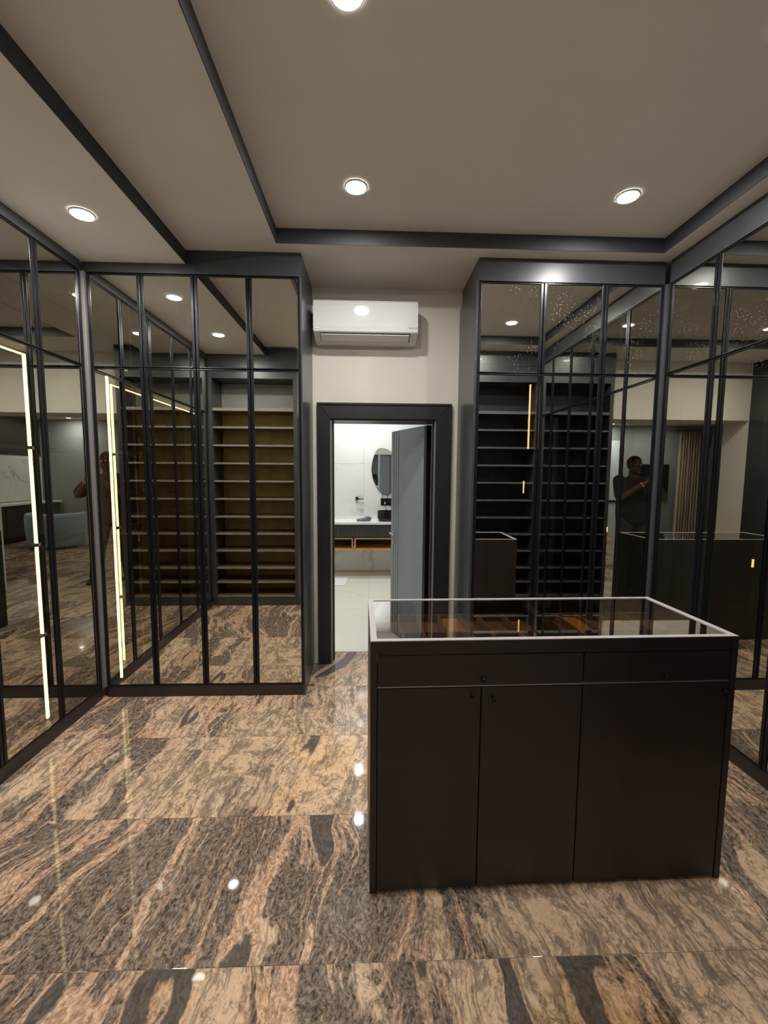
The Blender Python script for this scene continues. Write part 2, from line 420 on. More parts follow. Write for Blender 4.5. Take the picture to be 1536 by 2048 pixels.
# stone tone of the tiles in view (0 grey-brown, 1 tan), keyed by row and offset along the row
TONE = {(0, -1.22): 0.02, (0, 0.0): 0.75, (0, -2.44): 0.1, (0, 1.22): 0.3, (1, -1.22): 0.66, (1, 0.0): 0.75, (1, -2.44): 0.4, (2, -1.22): 0.52, (2, 0.0): 0.5, (-1, -1.22): 0.6, (-1, 0.0): 0.55, (-1, 1.22): 0.7, (3, 0.0): 0.55}
def tile(x0, x1, y0, y1, tone):
    w, d = round(x1 - x0, 3), round(y1 - y0, 3)
    if w < 0.02 or d < 0.02: return
    if (w, d) not in tile_cache:
        bm = bmesh.new(); add_box(bm, -w / 2, w / 2, -d / 2, d / 2, -0.012, 0.0, 0.0006)
        bmesh.ops.recalc_face_normals(bm, faces=bm.faces[:])
        me = bpy.data.meshes.new('tile'); bm.to_mesh(me); bm.free(); me.materials.append(M['granite'])
        tile_cache[(w, d)] = me
    o = bpy.data.objects.new('tile', tile_cache[(w, d)])
    o.location = ((x0 + x1) / 2, (y0 + y1) / 2, 0)
    o['tone'] = tone
    link(o, floor)
k = -11
while ROW0 + k * TD < YT:
    y0 = max(RY0, ROW0 + k * TD); y1 = min(YT, ROW0 + (k + 1) * TD)
    lo, hi = (WL + 0.02, WR - 0.02) if y1 > 0.15 else (RX0, RX1)
    if y0 > 3.05: lo, hi = -0.8, 1.1
    if y1 > RY0:
        off = offs.get(k, (k * 0.437) % TW - 0.6)
        n0 = math.floor((lo - off) / TW)
        x = off + n0 * TW
        while x < hi:
            a, b = max(lo, x), min(hi, x + TW)
            if b - a > 0.03: tile(a + GAP / 2, b - GAP / 2, y0 + GAP / 2, y1 - GAP / 2, TONE.get((k, round(x - off, 2)), random.uniform(0.1, 0.9)))
            x += TW
    k += 1

# ------------------------------------------------------------------ closet walls and ceiling
def wall(name, boxes, mat):
    bm = bmesh.new()
    for b in boxes: add_box(bm, *b)
    return structure(bm_obj(name, bm, mat))
wall('wall_left', [(WL - 0.12, WL, 0.10, YD, 0, 3.3)], M['wallpaint'])
wall('wall_right', [(WR, WR + 0.12, 0.10, YD, 0, 3.3)], M['wallpaint'])
JX0, JX1, JZ = -0.335, 0.560, 2.062     # rough opening of the bathroom door
wall('wall_front', [(WL - 0.12, JX0, YD, YT, 0, 3.3), (JX1, WR + 0.12, YD, YT, 0, 3.3), (JX0, JX1, YD, YT, JZ, 3.3)], M['wallpaint'])
wall('wall_back', [(WL - 0.12, OX0, 0.10, SY0 - 0.002, 0, 3.3), (OX1, WR + 0.12, 0.10, SY0 - 0.002, 0, 3.3), (OX0, OX1, 0.10, SY0 - 0.002, OZ, 3.3)], M['wallpaint'])

ceiling = structure(thing('ceiling', 'stepped plaster ceiling with a raised tray and dark edging', 'ceiling'))
del ceiling['category']
box('lowered_panel', WL, XS, SY0, YD, HL, 3.35, M['ceiling'], ceiling)
bm = bmesh.new()
add_box(bm, XS, TX0, SY0, YD, HM, 3.35); add_box(bm, TX1, WR, SY0, YD, HM, 3.35)
add_box(bm, TX0, TX1, SY0, TY0, HM, 3.35); add_box(bm, TX0, TX1, TY1, YD, HM, 3.35)
bm_obj('middle_panel', bm, M['ceiling'], ceiling)
box('raised_panel', TX0, TX1, TY0, TY1, HT, 3.35, M['ceiling'], ceiling)
e = 0.004
structure(box('trim_1', XS, XS + e, SY0, YF, HL, HM + 0.001, M['trimdark']), 'dark edge along the lowered ceiling strip')
structure(box('trim_2', TX0, TX0 + e, TY0, TY1, HM - 0.001, HT, M['trimdark']), 'dark left edge of the ceiling tray')
structure(box('trim_3', TX1 - e, TX1, TY0, TY1, HM - 0.001, HT, M['trimdark']), 'dark right edge of the ceiling tray')
structure(box('trim_4', TX0, TX1, TY1 - e, TY1, HM - 0.001, HT, M['trimdark']), 'dark far edge of the ceiling tray')
structure(box('trim_5', TX0, TX1, TY0, TY0 + e, HM - 0.001, HT, M['trimdark']), 'dark near edge of the ceiling tray')

# ------------------------------------------------------------------ downlights
def downlight(x, y, z, label, mat, group, r=0.054, drop=0.0, name='downlight'):
    t = thing(name, label, 'downlight', (x, y, z), 0, group)
    bm = bmesh.new()
    lathe(bm, [(r - 0.001, -0.001), (r - 0.001, -0.008), (r + 0.001, -0.0095), (r + 0.005, -0.008), (r + 0.008, -0.001)], 36)
    bm_obj('trim_ring', bm, M['lampring'], t, smooth=True)
    bm = bmesh.new()
    rg = lathe(bm, [(r - 0.001, -0.003 - drop * 0.5), (r * 0.9, -0.007 - drop), (r * 0.6, -0.0095 - drop), (r * 0.3, -0.0108 - drop), (0.004, -0.011 - drop)], 20)
    bm.faces.new(rg[-1])
    bm_obj('diffuser', bm, mat, t, smooth=True)
    return t
G = 'closet downlights'
downlight(-1.530, 2.430, HL, 'round downlight in the lowered ceiling strip, near the left corner mirrors', M['lamp'], G)
downlight(-1.500, 1.540, HL, 'round downlight in the lowered ceiling strip, nearer the bedroom opening', M['lamp'], G)
downlight(-0.078, 2.430, HT, 'round downlight in the ceiling tray, in line with the air conditioner', M['lamp'], G)
downlight(1.427, 2.440, HT, 'round downlight at the far right of the ceiling tray, above the island', M['lamp'], G)
downlight(-0.078, 1.500, HT, 'round downlight near left of the tray, cut by the photo top edge', M['lamp'], G)
downlight(1.440, 1.520, HT, 'round downlight near right of the tray, beyond the photo right edge', M['lamp'], G)

# ------------------------------------------------------------------ mirrored wardrobes
FW, FD = 0.019, 0.022      # door frame bar width and depth
def door_leaf(parent, a, b, z0, z1, axis, plane, sign, glass, name='door'):
    """framed mirror door; axis 'x' runs along x on plane y, axis 'y' runs along y on plane x; sign = outward direction"""
    g = 0.0025
    a, b, z0, z1 = a + g, b - g, z0 + g, z1 - g
    bm = bmesh.new()
    def bar(u0, u1, w0, w1):
        d0, d1 = sorted((plane, plane - sign * FD))
        if axis == 'x': add_box(bm, u0, u1, d0, d1, w0, w1, 0.0025)
        else: add_box(bm, d0, d1, u0, u1, w0, w1, 0.0025)
    bar(a, a + FW, z0, z1); bar(b - FW, b, z0, z1)
    hw = 0.009
    bar(a + FW, b - FW, z0, z0 + hw); bar(a + FW, b - FW, z1 - hw, z1)
    o = bm_obj(name, bm, M['frame'], parent)
    bm = bmesh.new()
    pl = plane - sign * 0.006
    d0, d1 = sorted((pl, pl - sign * 0.004))
    if axis == 'x':
        vs = [(a + FW - 0.002, pl, z0 + hw - 0.002), (b - FW + 0.002, pl, z0 + hw - 0.002), (b - FW + 0.002, pl, z1 - hw + 0.002), (a + FW - 0.002, pl, z1 - hw + 0.002)]
    else:
        vs = [(pl, a + FW - 0.002, z0 + hw - 0.002), (pl, b - FW + 0.002, z0 + hw - 0.002), (pl, b - FW + 0.002, z1 - hw + 0.002), (pl, a + FW - 0.002, z1 - hw + 0.002)]
    bm.faces.new([bm.verts.new(v) for v in vs])
    bm_obj('mirror_pane', bm, glass, o)
    return o

def wardrobe(name, label, axis, plane, sign, joints, back, ctop, plinth_in=0.0, dusty=False, ends=(0, 0)):
    """plane: front plane; back: rear plane"""
    t = thing(name, label, 'wardrobe')
    lo, hi = min(joints), max(joints)
    def bx(nm, u0, u1, d0, d1, z0, z1, mat, bev=0.0):
        d0, d1 = sorted((d0, d1))
        return box(nm, u0, u1, d0, d1, z0, z1, mat, t, bev) if axis == 'x' else box(nm, d0, d1, u0, u1, z0, z1, mat, t, bev)
    inn = plane - sign * (FD + 0.004)
    bx('plinth', lo, hi, plane - sign * 0.004, back, 0.0, ZP, M['plinth'])
    if ctop is not None: bx('cornice', lo, hi, plane, back, ZC + 0.003, ctop, M['charcoal'], 0.001)
    bx('back_panel', lo, hi, back, back + sign * 0.012, ZP, ZC, M['interior'])
    bx('middle_board', lo, hi, inn, back + sign * 0.012, ZM - 0.012, ZM + 0.012, M['interior'])
    js = sorted(joints)
    for j in js[1:-1]:
        bx('partition', j - 0.009, j + 0.009, inn - sign * 0.075, back + sign * 0.012, ZP, ZM - 0.012, M['interior'])
        bx('partition', j - 0.009, j + 0.009, inn - sign * 0.01, back + sign * 0.012, ZM + 0.012, ZC, M['interior'])
    for i in range(len(js) - 1):
        door_leaf(t, js[i], js[i + 1], ZP, ZM, axis, plane, sign, M['mirror'], 'lower_door')
        door_leaf(t, js[i], js[i + 1], ZM, ZC, axis, plane, sign, M['mirrordust'] if dusty else M['mirror'], 'upper_door')
    return t, bx

# left wall
jl = [2.935, 2.553, 2.130, 1.710, 1.290, 0.870]
wl, bxl = wardrobe('wardrobe', 'long mirror-door wardrobe along the left wall with warm strip lights inside', 'y', XL, 1, jl, WL + 0.002, HL, )
for z in (0.62, 1.17, 1.74):
    bxl('shelf', 2.140, 2.544, XL - 0.075, WL + 0.014, z - 0.009, z + 0.009, M['interior'])
    bxl('shelf', 2.562, 2.930, XL - 0.075, WL + 0.014, z - 0.009, z + 0.009, M['interior'])
box('light_strip', XL - 0.100, XL - 0.090, 2.545, 2.561, 0.09, 2.27, M['led'], wl)
box('light_strip', XL - 0.100, XL - 0.090, 0.90, 2.561, 2.264, 2.272, M['led'], wl)
# far left
jf = [XL + 0.020, -1.515, -1.166, -0.807, XA - 0.006]
wf, bxf = wardrobe('wardrobe', 'four-bay mirror-door wardrobe facing the camera, left of the bathroom door', 'x', YF, -1, jf, YD - 0.002, None)
# its cornice follows the ceiling step
bm = bmesh.new()
add_box(bm, XL, XS, YF, YD - 0.002, ZC + 0.003, HL); add_box(bm, XS, XA, YF, YD - 0.002, ZC + 0.003, HM)
bm_obj('cornice', bm, M['charcoal'], wf)
box('side_panel', XA - 0.018, XA, YF + 0.001, YD - 0.002, 0.0, ZC + 0.003, M['charcoal'], wf, 0.001)
box('side_panel', XL - 0.02, XL - 0.002, YF + 0.04, YD - 0.002, 0.0, ZC, M['interior'], wf)
for z in (0.62, 1.17, 1.74):
    bxf('shelf', XL + 0.025, -1.525, YF + 0.11, YD - 0.014, z - 0.009, z + 0.009, M['interior'])
box('light_strip', -1.822, -1.808, YF + 0.092, YF + 0.102, 0.10, 2.262, M['led'], wf)
# far right
jr = [XB + 0.006, 1.183, 1.612, XR - 0.020]
wr, bxr = wardrobe('wardrobe', 'three-bay mirror-door wardrobe facing the camera, right of the bathroom door', 'x', YF, -1, jr, YD - 0.002, HM, dusty=True)
box('side_panel', XB - 0.012, XB + 0.006, YF + 0.001, YD - 0.002, 0.0, ZC + 0.003, M['charcoal'], wr, 0.001)
box('light_strip', 1.140, 1.150, YF + 0.085, YF + 0.092, 1.79, 2.245, M['led2'], wr)
box('light_strip', 1.118, 1.126, YF + 0.085, YF + 0.092, 1.47, 1.56, M['led2'], wr)
# right wall
jrw = [2.935, 2.530, 2.000, 1.580, 1.160, 0.870]
ww, bxw = wardrobe('wardrobe', 'long mirror-door wardrobe along the right wall behind the island', 'y', XR, -1, jrw, WR - 0.002, HM)
box('light_strip', XR + 0.085, XR + 0.092, 2.235, 2.243, 1.10, 1.145, M['led2'], ww)
# corner profiles
cp = structure(box('trim_6', XL - 0.014, XL + 0.018, 2.936, YF + 0.014, ZP, ZC + 0.003, M['post'], bevel=0.003), 'grey corner profile between the two left mirror wardrobes')
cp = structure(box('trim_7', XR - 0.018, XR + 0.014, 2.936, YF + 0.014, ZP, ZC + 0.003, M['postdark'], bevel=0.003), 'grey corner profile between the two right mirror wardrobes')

# ------------------------------------------------------------------ open shoe shelf units (seen in the mirrors)
def shoe_unit(label, x0, x1, htop, mboard, mback, medge):
    t = thing('shoe_rack', label, 'shoe rack')
    box('plinth', x0, x1, SY0, SY1 - 0.004, 0.0, 0.10, M['charcoal'], t)
    box('side_panel', x0, x0 + 0.045, SY0, SY1, 0.10, ZC, M['charcoal'], t, 0.001)
    box('side_panel', x1 - 0.045, x1, SY0, SY1, 0.10, ZC, M['charcoal'], t, 0.001)
    if htop: box('cornice', x0, x1, SY0, SY1, ZC, htop, M['charcoal'], t, 0.001)
    box('top_panel', x0 + 0.045, x1 - 0.045, SY0 + 0.012, SY1 - 0.002, 2.70, ZC, M['charcoal'], t)
    box('back_panel', x0 + 0.045, x1 - 0.045, SY0, SY0 + 0.012, 0.10, 2.345, mback, t)
    box('upper_back_panel', x0 + 0.045, x1 - 0.045, SY0, SY0 + 0.012, 2.345, 2.70, M['shoetop'] if mback is M['shoeback'] else mback, t)
    bm = bmesh.new(); w = x1 - x0 - 0.09
    add_box(bm, -w / 2, w / 2, -(SY1 - SY0 - 0.022) / 2, (SY1 - SY0 - 0.022) / 2, -0.010, 0.010, 0.0015)
    bmesh.ops.recalc_face_normals(bm, faces=bm.faces[:])
    me = bpy.data.meshes.new('shelf'); bm.to_mesh(me); bm.free(); me.materials.append(mboard)
    bm = bmesh.new(); add_box(bm, -w / 2, w / 2, (SY1 - SY0 - 0.022) / 2, (SY1 - SY0 - 0.022) / 2 + 0.003, -0.010, 0.010, 0.0008)
    bmesh.ops.recalc_face_normals(bm, faces=bm.faces[:])
    me2 = bpy.data.meshes.new('edge_band'); bm.to_mesh(me2); bm.free(); me2.materials.append(medge)
    for i, z in enumerate([0.115, 0.287, 0.462, 0.672, 0.878, 1.083, 1.295, 1.507, 1.717, 1.928, 2.137, 2.345]):
        o = bpy.data.objects.new('shelf', me); o.location = ((x0 + x1) / 2, (SY0 + SY1 + 0.012) / 2 - 0.004, z)
        if i == 11: o.scale = (1, 1, 1.7)
        link(o, t)
        e2 = bpy.data.objects.new('edge_band', me2); link(e2, o)
    return t
ul = shoe_unit('open shoe rack of twelve shelves left of the camera, mirrored in the left doors', XL + 0.002, OX0, None, M['shoewood'], M['shoeback'], M['shelfedge'])
bm = bmesh.new()
add_box(bm, XL + 0.002, XS, SY0, SY1, ZC, HL); add_box(bm, XS, OX0, SY0, SY1, ZC, HM)
bm_obj('cornice', bm, M['charcoal'], ul)
shoe_unit('open shoe rack of twelve shelves right of the camera, mirrored in the right doors', OX1, XR - 0.002, HM, M['shoedark'], M['shoedark'], M['shelfedgedark'])

# ------------------------------------------------------------------ island
IX, IY, IROT = 0.701, 1.752, 0.0187
IW, ID, IH = 1.399, 0.515, 0.999
isl = thing('display_island', 'dark brown island cabinet with smoked glass top and pale metal edging', 'island', (IX, IY, 0), IROT)
hx, hy = IW / 2, ID / 2
ft = 0.022
def ib(nm, x0, x1, y0, y1, z0, z1, mat, bev=0.0, parent=None): return box(nm, x0, x1, y0, y1, z0, z1, mat, parent or isl, bev)
TOPZ = IH
ib('side_panel', -hx, -hx + 0.024, -hy, hy, 0, TOPZ - 0.004, M['island'], 0.001)
ib('side_panel', hx - 0.024, hx, -hy, hy, 0, TOPZ - 0.004, M['island'], 0.001)
ib('back_panel', -hx + 0.024, hx - 0.024, hy - 0.018, hy, 0, TOPZ - 0.004, M['island'])
ib('plinth', -hx + 0.024, hx - 0.024, -hy + 0.03, -hy + 0.05, 0, 0.08, M['island'])
ib('bottom_board', -hx + 0.024, hx - 0.024, -hy + 0.03, hy - 0.018, 0.08, 0.10, M['island'])
ib('fascia', -hx + 0.024, hx - 0.024, -hy + 0.002, -hy + ft, 0.945, TOPZ - 0.004, M['island'], 0.0008)
# edging
ib('edge_strip', -hx, hx, -hy, -hy + 0.022, TOPZ - 0.004, TOPZ, M['alu'], 0.0008)
ib('edge_strip', -hx, hx, hy - 0.018, hy, TOPZ - 0.004, TOPZ, M['alu'], 0.0008)
ib('edge_strip', -hx, -hx + 0.024, -hy + 0.022, hy - 0.018, TOPZ - 0.004, TOPZ, M['alu'], 0.0008)
ib('edge_strip', hx - 0.024, hx, -hy + 0.022, hy - 0.018, TOPZ - 0.004, TOPZ, M['alu'], 0.0008)
bm = bmesh.new()
bm.faces.new([bm.verts.new(v) for v in ((-hx + 0.022, -hy + 0.02, TOPZ - 0.003), (hx - 0.022, -hy + 0.02, TOPZ - 0.003), (hx - 0.022, hy - 0.016, TOPZ - 0.003), (-hx + 0.022, hy - 0.016, TOPZ - 0.003))])
gt = bm_obj('glass_top', bm, M['topglass'], isl); gt['label'] = 'smoked glass top'
def knob(parent, x, z):
    bm = bmesh.new()
    prof = [(0.0045, 0), (0.0035, 0.008), (0.0075, 0.012), (0.008, 0.018), (0.005, 0.021), (0.001, 0.0215)]
    lathe(bm, prof, 14)
    bmesh.ops.rotate(bm, verts=bm.verts[:], cent=(0, 0, 0), matrix=Matrix.Rotation(math.pi / 2, 3, 'X'))
    bmesh.ops.translate(bm, verts=bm.verts[:], vec=(x, -hy + 0.002, z))
    bm_obj('knob', bm, M['knob'], parent, smooth=True)
fx = lambda X: X - IX      # world x on the front to local
g = 0.0025
D = [('drawer', 0.026, 0.800, 0.822, 0.943, (0.417, 0.848)), ('drawer', 0.800, 1.376, 0.826, 0.943, (1.117, 0.845)),
     ('cabinet_door', 0.026, 0.414, 0.008, 0.818, (0.377, 0.790)), ('cabinet_door', 0.414, 0.800, 0.008, 0.818, (0.458, 0.775)), ('cabinet_door', 0.800, 1.376, 0.008, 0.822, (1.353, 0.785))]
for nm, a, b, z0, z1, kn in D:
    o = ib(nm, fx(a) + g, fx(b) - g, -hy + 0.002, -hy + ft, z0 + g, z1 - g, M['island'], 0.0012)
    knob(o, fx(kn[0]), kn[1])
# pale reveal under the drawers
ib('edge_strip', fx(0.026), fx(1.376), -hy + 0.004, -hy + 0.020, 0.8185, 0.8225, M['alu'])
# jewellery trays under the glass
TZ = 0.905
tray = ib('jewellery_tray', -hx + 0.024, hx - 0.024, -hy + ft, hy - 0.018, TZ - 0.012, TZ, M['velvet'])
ib('divider', -0.012 + 0.06, 0.030 + 0.06, -hy + ft, hy - 0.018, TZ, 0.972, M['island'], 0, tray)
xs_l = [-0.56, -0.47, -0.37, -0.27, -0.18, -0.06]
for x in xs_l:
    ib('divider', x - 0.004, x + 0.004, -hy + 0.06, hy - 0.05, TZ, 0.940, M['velvet'], 0.001, tray)
for x in (0.20, 0.30, 0.40, 0.52):
    ib('divider', x - 0.004, x + 0.004, -hy + 0.06, hy - 0.05, TZ, 0.940, M['velvet'], 0.001, tray)
for y in (-0.20, -0.02, 0.20):
    ib('divider', -hx + 0.03, 0.045, y - 0.004, y + 0.004, TZ, 0.938, M['velvet'], 0, tray)
    ib('divider', 0.092, hx - 0.03, y - 0.004, y + 0.004, TZ, 0.938, M['velvet'], 0, tray)
ib('gold_insert', -0.365, -0.275, -0.015, 0.195, TZ + 0.002, TZ + 0.016, M['velvetgold'], 0.002, tray)
ib('gold_insert', 0.205, 0.295, -0.015, 0.195, TZ + 0.002, TZ + 0.016, M['velvetgold'], 0.002, tray)
ib('gold_insert', -0.175, -0.065, -0.195, -0.025, TZ + 0.002, TZ + 0.012, M['velvetgold'], 0.002, tray)

# ------------------------------------------------------------------ air conditioner
ac = thing('air_conditioner', 'white wall-mounted split air conditioner above the bathroom door', 'air conditioner', (-0.031, YD, 2.64))
def arc_prof(pts): return pts
w2 = 0.390
prof = [(0, 0.255), (-0.165, 0.258), (-0.185, 0.254), (-0.197, 0.240), (-0.203, 0.215), (-0.204, 0.06), (-0.200, 0.028), (-0.190, 0.018), (-0.150, 0.008), (-0.08, -0.020), (-0.03, -0.026), (0, -0.026)]
bm = bmesh.new(); prism_x(bm, prof, -w2, w2)
es = [ed for ed in bm.edges if abs(ed.verts[0].co.x) > w2 - 1e-4 and abs(ed.verts[1].co.x) > w2 - 1e-4 and ed.verts[0].co.x * ed.verts[1].co.x > 0]
bmesh.ops.bevel(bm, geom=es, offset=0.006, segments=2, affect='EDGES')
bm_obj('body', bm, M['acwhite'], ac)
# front cover, a shell slightly proud
bm = bmesh.new()
prism_x(bm, [(-0.192, 0.250), (-0.200, 0.238), (-0.2065, 0.214), (-0.2075, 0.06), (-0.2035, 0.026), (-0.196, 0.019), (-0.194, 0.03)], -w2 - 0.001, w2 + 0.001)
bm_obj('front_cover', bm, M['acwhite'], ac)
bm = bmesh.new()
prism_x(bm, [(-0.187, 0.0165), (-0.092, -0.0155), (-0.093, -0.019), (-0.188, 0.0125)], -0.345, 0.335)
fl = bm_obj('louvre_slot', bm, M['acdark'], ac)
bm = bmesh.new()
prism_x(bm, [(-0.186, 0.010), (-0.106, -0.0165), (-0.107, -0.0215), (-0.187, 0.005)], -0.340, 0.328)
bm_obj('louvre_flap', bm, M['acwhite'], ac)
box('badge', 0.318, 0.385, -0.2085, -0.2065, 0.052, 0.057, M['acgrey'], ac)
box('display_window', -0.382, -0.345, -0.2085, -0.2065, 0.040, 0.052, M['whitestone'], ac)

# ------------------------------------------------------------------ bathroom doorway
cx0, cx1, ci0, ci1, cz, ciz = -0.417, 0.660, -0.318, 0.538, 2.165, 2.043
trim = structure(thing('trim_8', 'charcoal door casing around the bathroom doorway', 'trim')); del trim['category']
def mitred(name, pts, y0, y1, mat, bev=0.002):
    bm = bmesh.new()
    a = [bm.verts.new((x, y0, z)) for x, z in pts]; b = [bm.verts.new((x, y1, z)) for x, z in pts]
    n = len(pts)
    for i in range(n): bm.faces.new((a[i], a[(i + 1) % n], b[(i + 1) % n], b[i]))
    bm.faces.new(a[::-1]); bm.faces.new(b)
    if bev: bmesh.ops.bevel(bm, geom=bm.edges[:], offset=bev, segments=1, affect='EDGES')
    return bm_obj(name, bm, mat, trim)
yf = YD - 0.028
mitred('casing_board', [(cx0, 0), (ci0, 0), (ci0, ciz), (cx0, cz)], yf, YD, M['casing'])
mitred('casing_board', [(ci1, 0), (cx1, 0), (cx1, cz), (ci1, ciz)], yf, YD, M['casing'])
mitred('casing_board', [(cx0, cz), (ci0, ciz), (ci1, ciz), (cx1, cz)], yf, YD, M['casing'])
mitred('outer_bead', [(cx0 - 0.004, 0), (cx0 + 0.012, 0), (cx0 + 0.012, cz - 0.014), (cx0 - 0.004, cz + 0.004)], yf - 0.010, YD, M['casing'], 0.003)
mitred('outer_bead', [(cx1 - 0.012, 0), (cx1 + 0.004, 0), (cx1 + 0.004, cz + 0.004), (cx1 - 0.012, cz - 0.014)], yf - 0.010, YD, M['casing'], 0.003)
mitred('outer_bead', [(cx0 - 0.004, cz + 0.004), (cx0 + 0.012, cz - 0.014), (cx1 - 0.012, cz - 0.014), (cx1 + 0.004, cz + 0.004)], yf - 0.010, YD, M['casing'], 0.003)
box('jamb', JX0, -0.306, YD - 0.012, YT, 0, JZ - 0.03, M['jamb'], trim)
box('jamb', 0.532, JX1, YD - 0.012, YT, 0, JZ - 0.03, M['jamb'], trim)
box('head_jamb', JX0, JX1, YD - 0.012, YT, JZ - 0.03, JZ, M['casing'], trim)
box('door_stop', -0.306, -0.294, YD + 0.05, YD + 0.10, 0, JZ - 0.03, M['casing'], trim)
box('door_stop', 0.520, 0.532, YD + 0.05, YD + 0.10, 0, JZ - 0.03, M['casing'], trim)

# door leaf, swung into the bathroom on the right jamb
HXp, HYp = 0.530, 3.700
ang = math.atan2(4.31 - HYp, 0.262 - HXp)
DW = math.hypot(4.31 - HYp, 0.262 - HXp)
door = structure(thing('door_1', 'blue-grey bathroom door standing ajar with three grooves near its edge', 'door', (HXp, HYp, 0.008), ang)); del door['category']
# local x along leaf; the camera sees the +y side
DH = 2.018
gro = [DW - 0.055, DW - 0.105, DW - 0.155]
bm = bmesh.new()
cuts = sorted(gro)
xs = [0.0]
for c in cuts: xs += [c - 0.006, c + 0.006]
xs.append(DW)
prof = []
top = 0.042
for i, x in enumerate(xs):
    prof.append((x, top))
    if i % 2 == 1 and i < len(xs) - 1:
        prof.append((x + 0.001, top - 0.009)); prof.append((x + 0.011, top - 0.009))
prof += [(DW, 0.0), (0.0, 0.0)]
a = [bm.verts.new((x, y, 0)) for x, y in prof]; b = [bm.verts.new((x, y, DH)) for x, y in prof]
n = len(prof)
for i in range(n): bm.faces.new((a[i], a[(i + 1) % n], b[(i + 1) % n], b[i]))
bm.faces.new(a[::-1]); bm.faces.new(b)
leaf = bm_obj('leaf', bm, M['doorleaf'], door)
for g_ in gro: box('groove_shade', g_ - 0.004, g_ + 0.004, 0.034, 0.0380, 0, DH, M['knob'], door)  # black fill in the grooves, their shade put in as colour
box('hinge_gap_shade', -0.012, 0.030, -0.002, 0.046, 0, DH, M['knob'], door)  # black strip standing in for the shade of the hinge gap
def handle(side):
    s = 1 if side else -1
    y = 0.042 if side else 0.0
    bm = bmesh.new()
    tube(bm, [(DW - 0.055, y, 1.0), (DW - 0.055, y + s * 0.006, 1.0)], 0.024, 20)
    tube(bm, [(DW - 0.055, y, 1.0), (DW - 0.055, y + s * 0.045, 1.0)], 0.009, 12)
    tube(bm, [(DW - 0.048, y + s * 0.045, 1.0), (DW - 0.10, y + s * 0.047, 1.0), (DW - 0.17, y + s * 0.045, 0.998)], [0.009, 0.008, 0.007], 12)
    bm_obj('lever_handle', bm, M['chrome'], door, smooth=True)
    bm = bmesh.new()
    tube(bm, [(DW - 0.055, y, 0.915), (DW - 0.055, y + s * 0.007, 0.915)], 0.022, 20)
    tube(bm, [(DW - 0.055, y, 0.915), (DW - 0.055, y + s * 0.012, 0.915)], 0.010, 12)
    bm_obj('lock_rosette', bm, M['chrome'], door, smooth=True)
handle(True); handle(False)
for z in (0.25, 1.05, 1.80):
    bm = bmesh.new(); tube(bm, [(-0.006, 0.02, z - 0.05), (-0.006, 0.02, z + 0.05)], 0.007, 10)
    bm_obj('hinge', bm, M['knob'], door, smooth=True)

# ------------------------------------------------------------------ bathroom
bfloor = structure(box('floor_bathroom', BX0, BX1, YT, BY, -0.10, -0.0015, M['grout']), 'bathroom floor of large cream tiles')
y = YT
while y < BY - 0.02:
    x = -1.20 - 0.6
    while x < BX1:
        a, b, c, d = max(BX0, x), min(BX1, x + 0.6), y, min(BY, y + 1.2)
        if b - a > 0.02:
            bm = bmesh.new(); w_, d_ = b - a - 0.002, d - c - 0.002
            add_box(bm, -w_ / 2, w_ / 2, -d_ / 2, d_ / 2, -0.012, 0, 0.0006)
            bm_obj('tile', bm, M['marblefloor'], bfloor, ((a + b) / 2, (c + d) / 2, 0))
        x += 0.6
    y += 1.2
bwall = structure(box('wall_bathroom_far', BX0, BX1, BY + 0.012, BY + 0.1, 0, BH, M['grout']), 'far bathroom wall clad in white marble slabs')
for (z0, z1) in ((0.0, 0.57), (0.57, 1.772), (1.772, BH)):
    x = -1.29 - 1.2
    while x < BX1:
        a, b = max(BX0, x), min(BX1, x + 1.2)
        if b - a > 0.02:
            box('marble_slab', a + 0.0012, b - 0.0012, BY, BY + 0.012, z0 + 0.0012, z1 - 0.0012, M['marble'], bwall, 0.0008, centre=True)
        x += 1.2
structure(box('wall_bathroom_left', BX0 - 0.1, BX0, YT, BY, 0, BH, M['marble']))
structure(box('wall_bathroom_right', BX1, BX1 + 0.1, YT, BY, 0, BH, M['marble']))
structure(box('ceiling_bathroom', BX0, BX1, YT, BY, BH, BH + 0.1, M['ceiling']))
structure(box('baseboard_bathroom', BX0, BX1, BY - 0.008, BY, 0.0, 0.02, M['oak']), 'thin brown line at the foot of the bathroom wall')

downlight(-0.125, 5.30, BH, 'bathroom downlight nearer the doorway', M['lampbath'], 'bathroom downlights', 0.045, 0.003)
downlight(-0.146, 6.25, BH, 'bathroom downlight nearer the vanity', M['lampbath'], 'bathroom downlights', 0.045, 0.003)

# vanity
VY = 6.376
van = thing('vanity_unit', 'floating bathroom vanity with fluted dark drawers and oak-framed niches', 'vanity', (0.2, VY, 0.44))
vx0, vx1 = -1.05, 1.0
def vb(nm, x0, x1, y0, y1, z0, z1, mat, bev=0.0, parent=None): return box(nm, x0, x1, y0, y1, z0 - 0.44, z1 - 0.44, mat, parent or van, bev)
def fluted(x0, x1):
    bm = bmesh.new(); n = max(3, int((x1 - x0) / 0.028)); w_ = (x1 - x0) / n
    for i in range(n):
        add_box(bm, x0 + i * w_ + 0.003, x0 + (i + 1) * w_ - 0.003, 0.0, 0.012, 0.645 - 0.44, 0.838 - 0.44, 0.003)
    add_box(bm, x0, x1, 0.010, 0.028, 0.645 - 0.44, 0.838 - 0.44)
    return bm_obj('fluted_drawer', bm, M['fluted'], van)
vb('body', vx0, vx1, 0.028, 0.498, 0.64, 0.84, M['fluted'])
jx = -0.236 - 0.2
fluted(vx0, jx - 0.003); fluted(jx + 0.003, jx + 1.0); fluted(jx + 1.006, vx1)
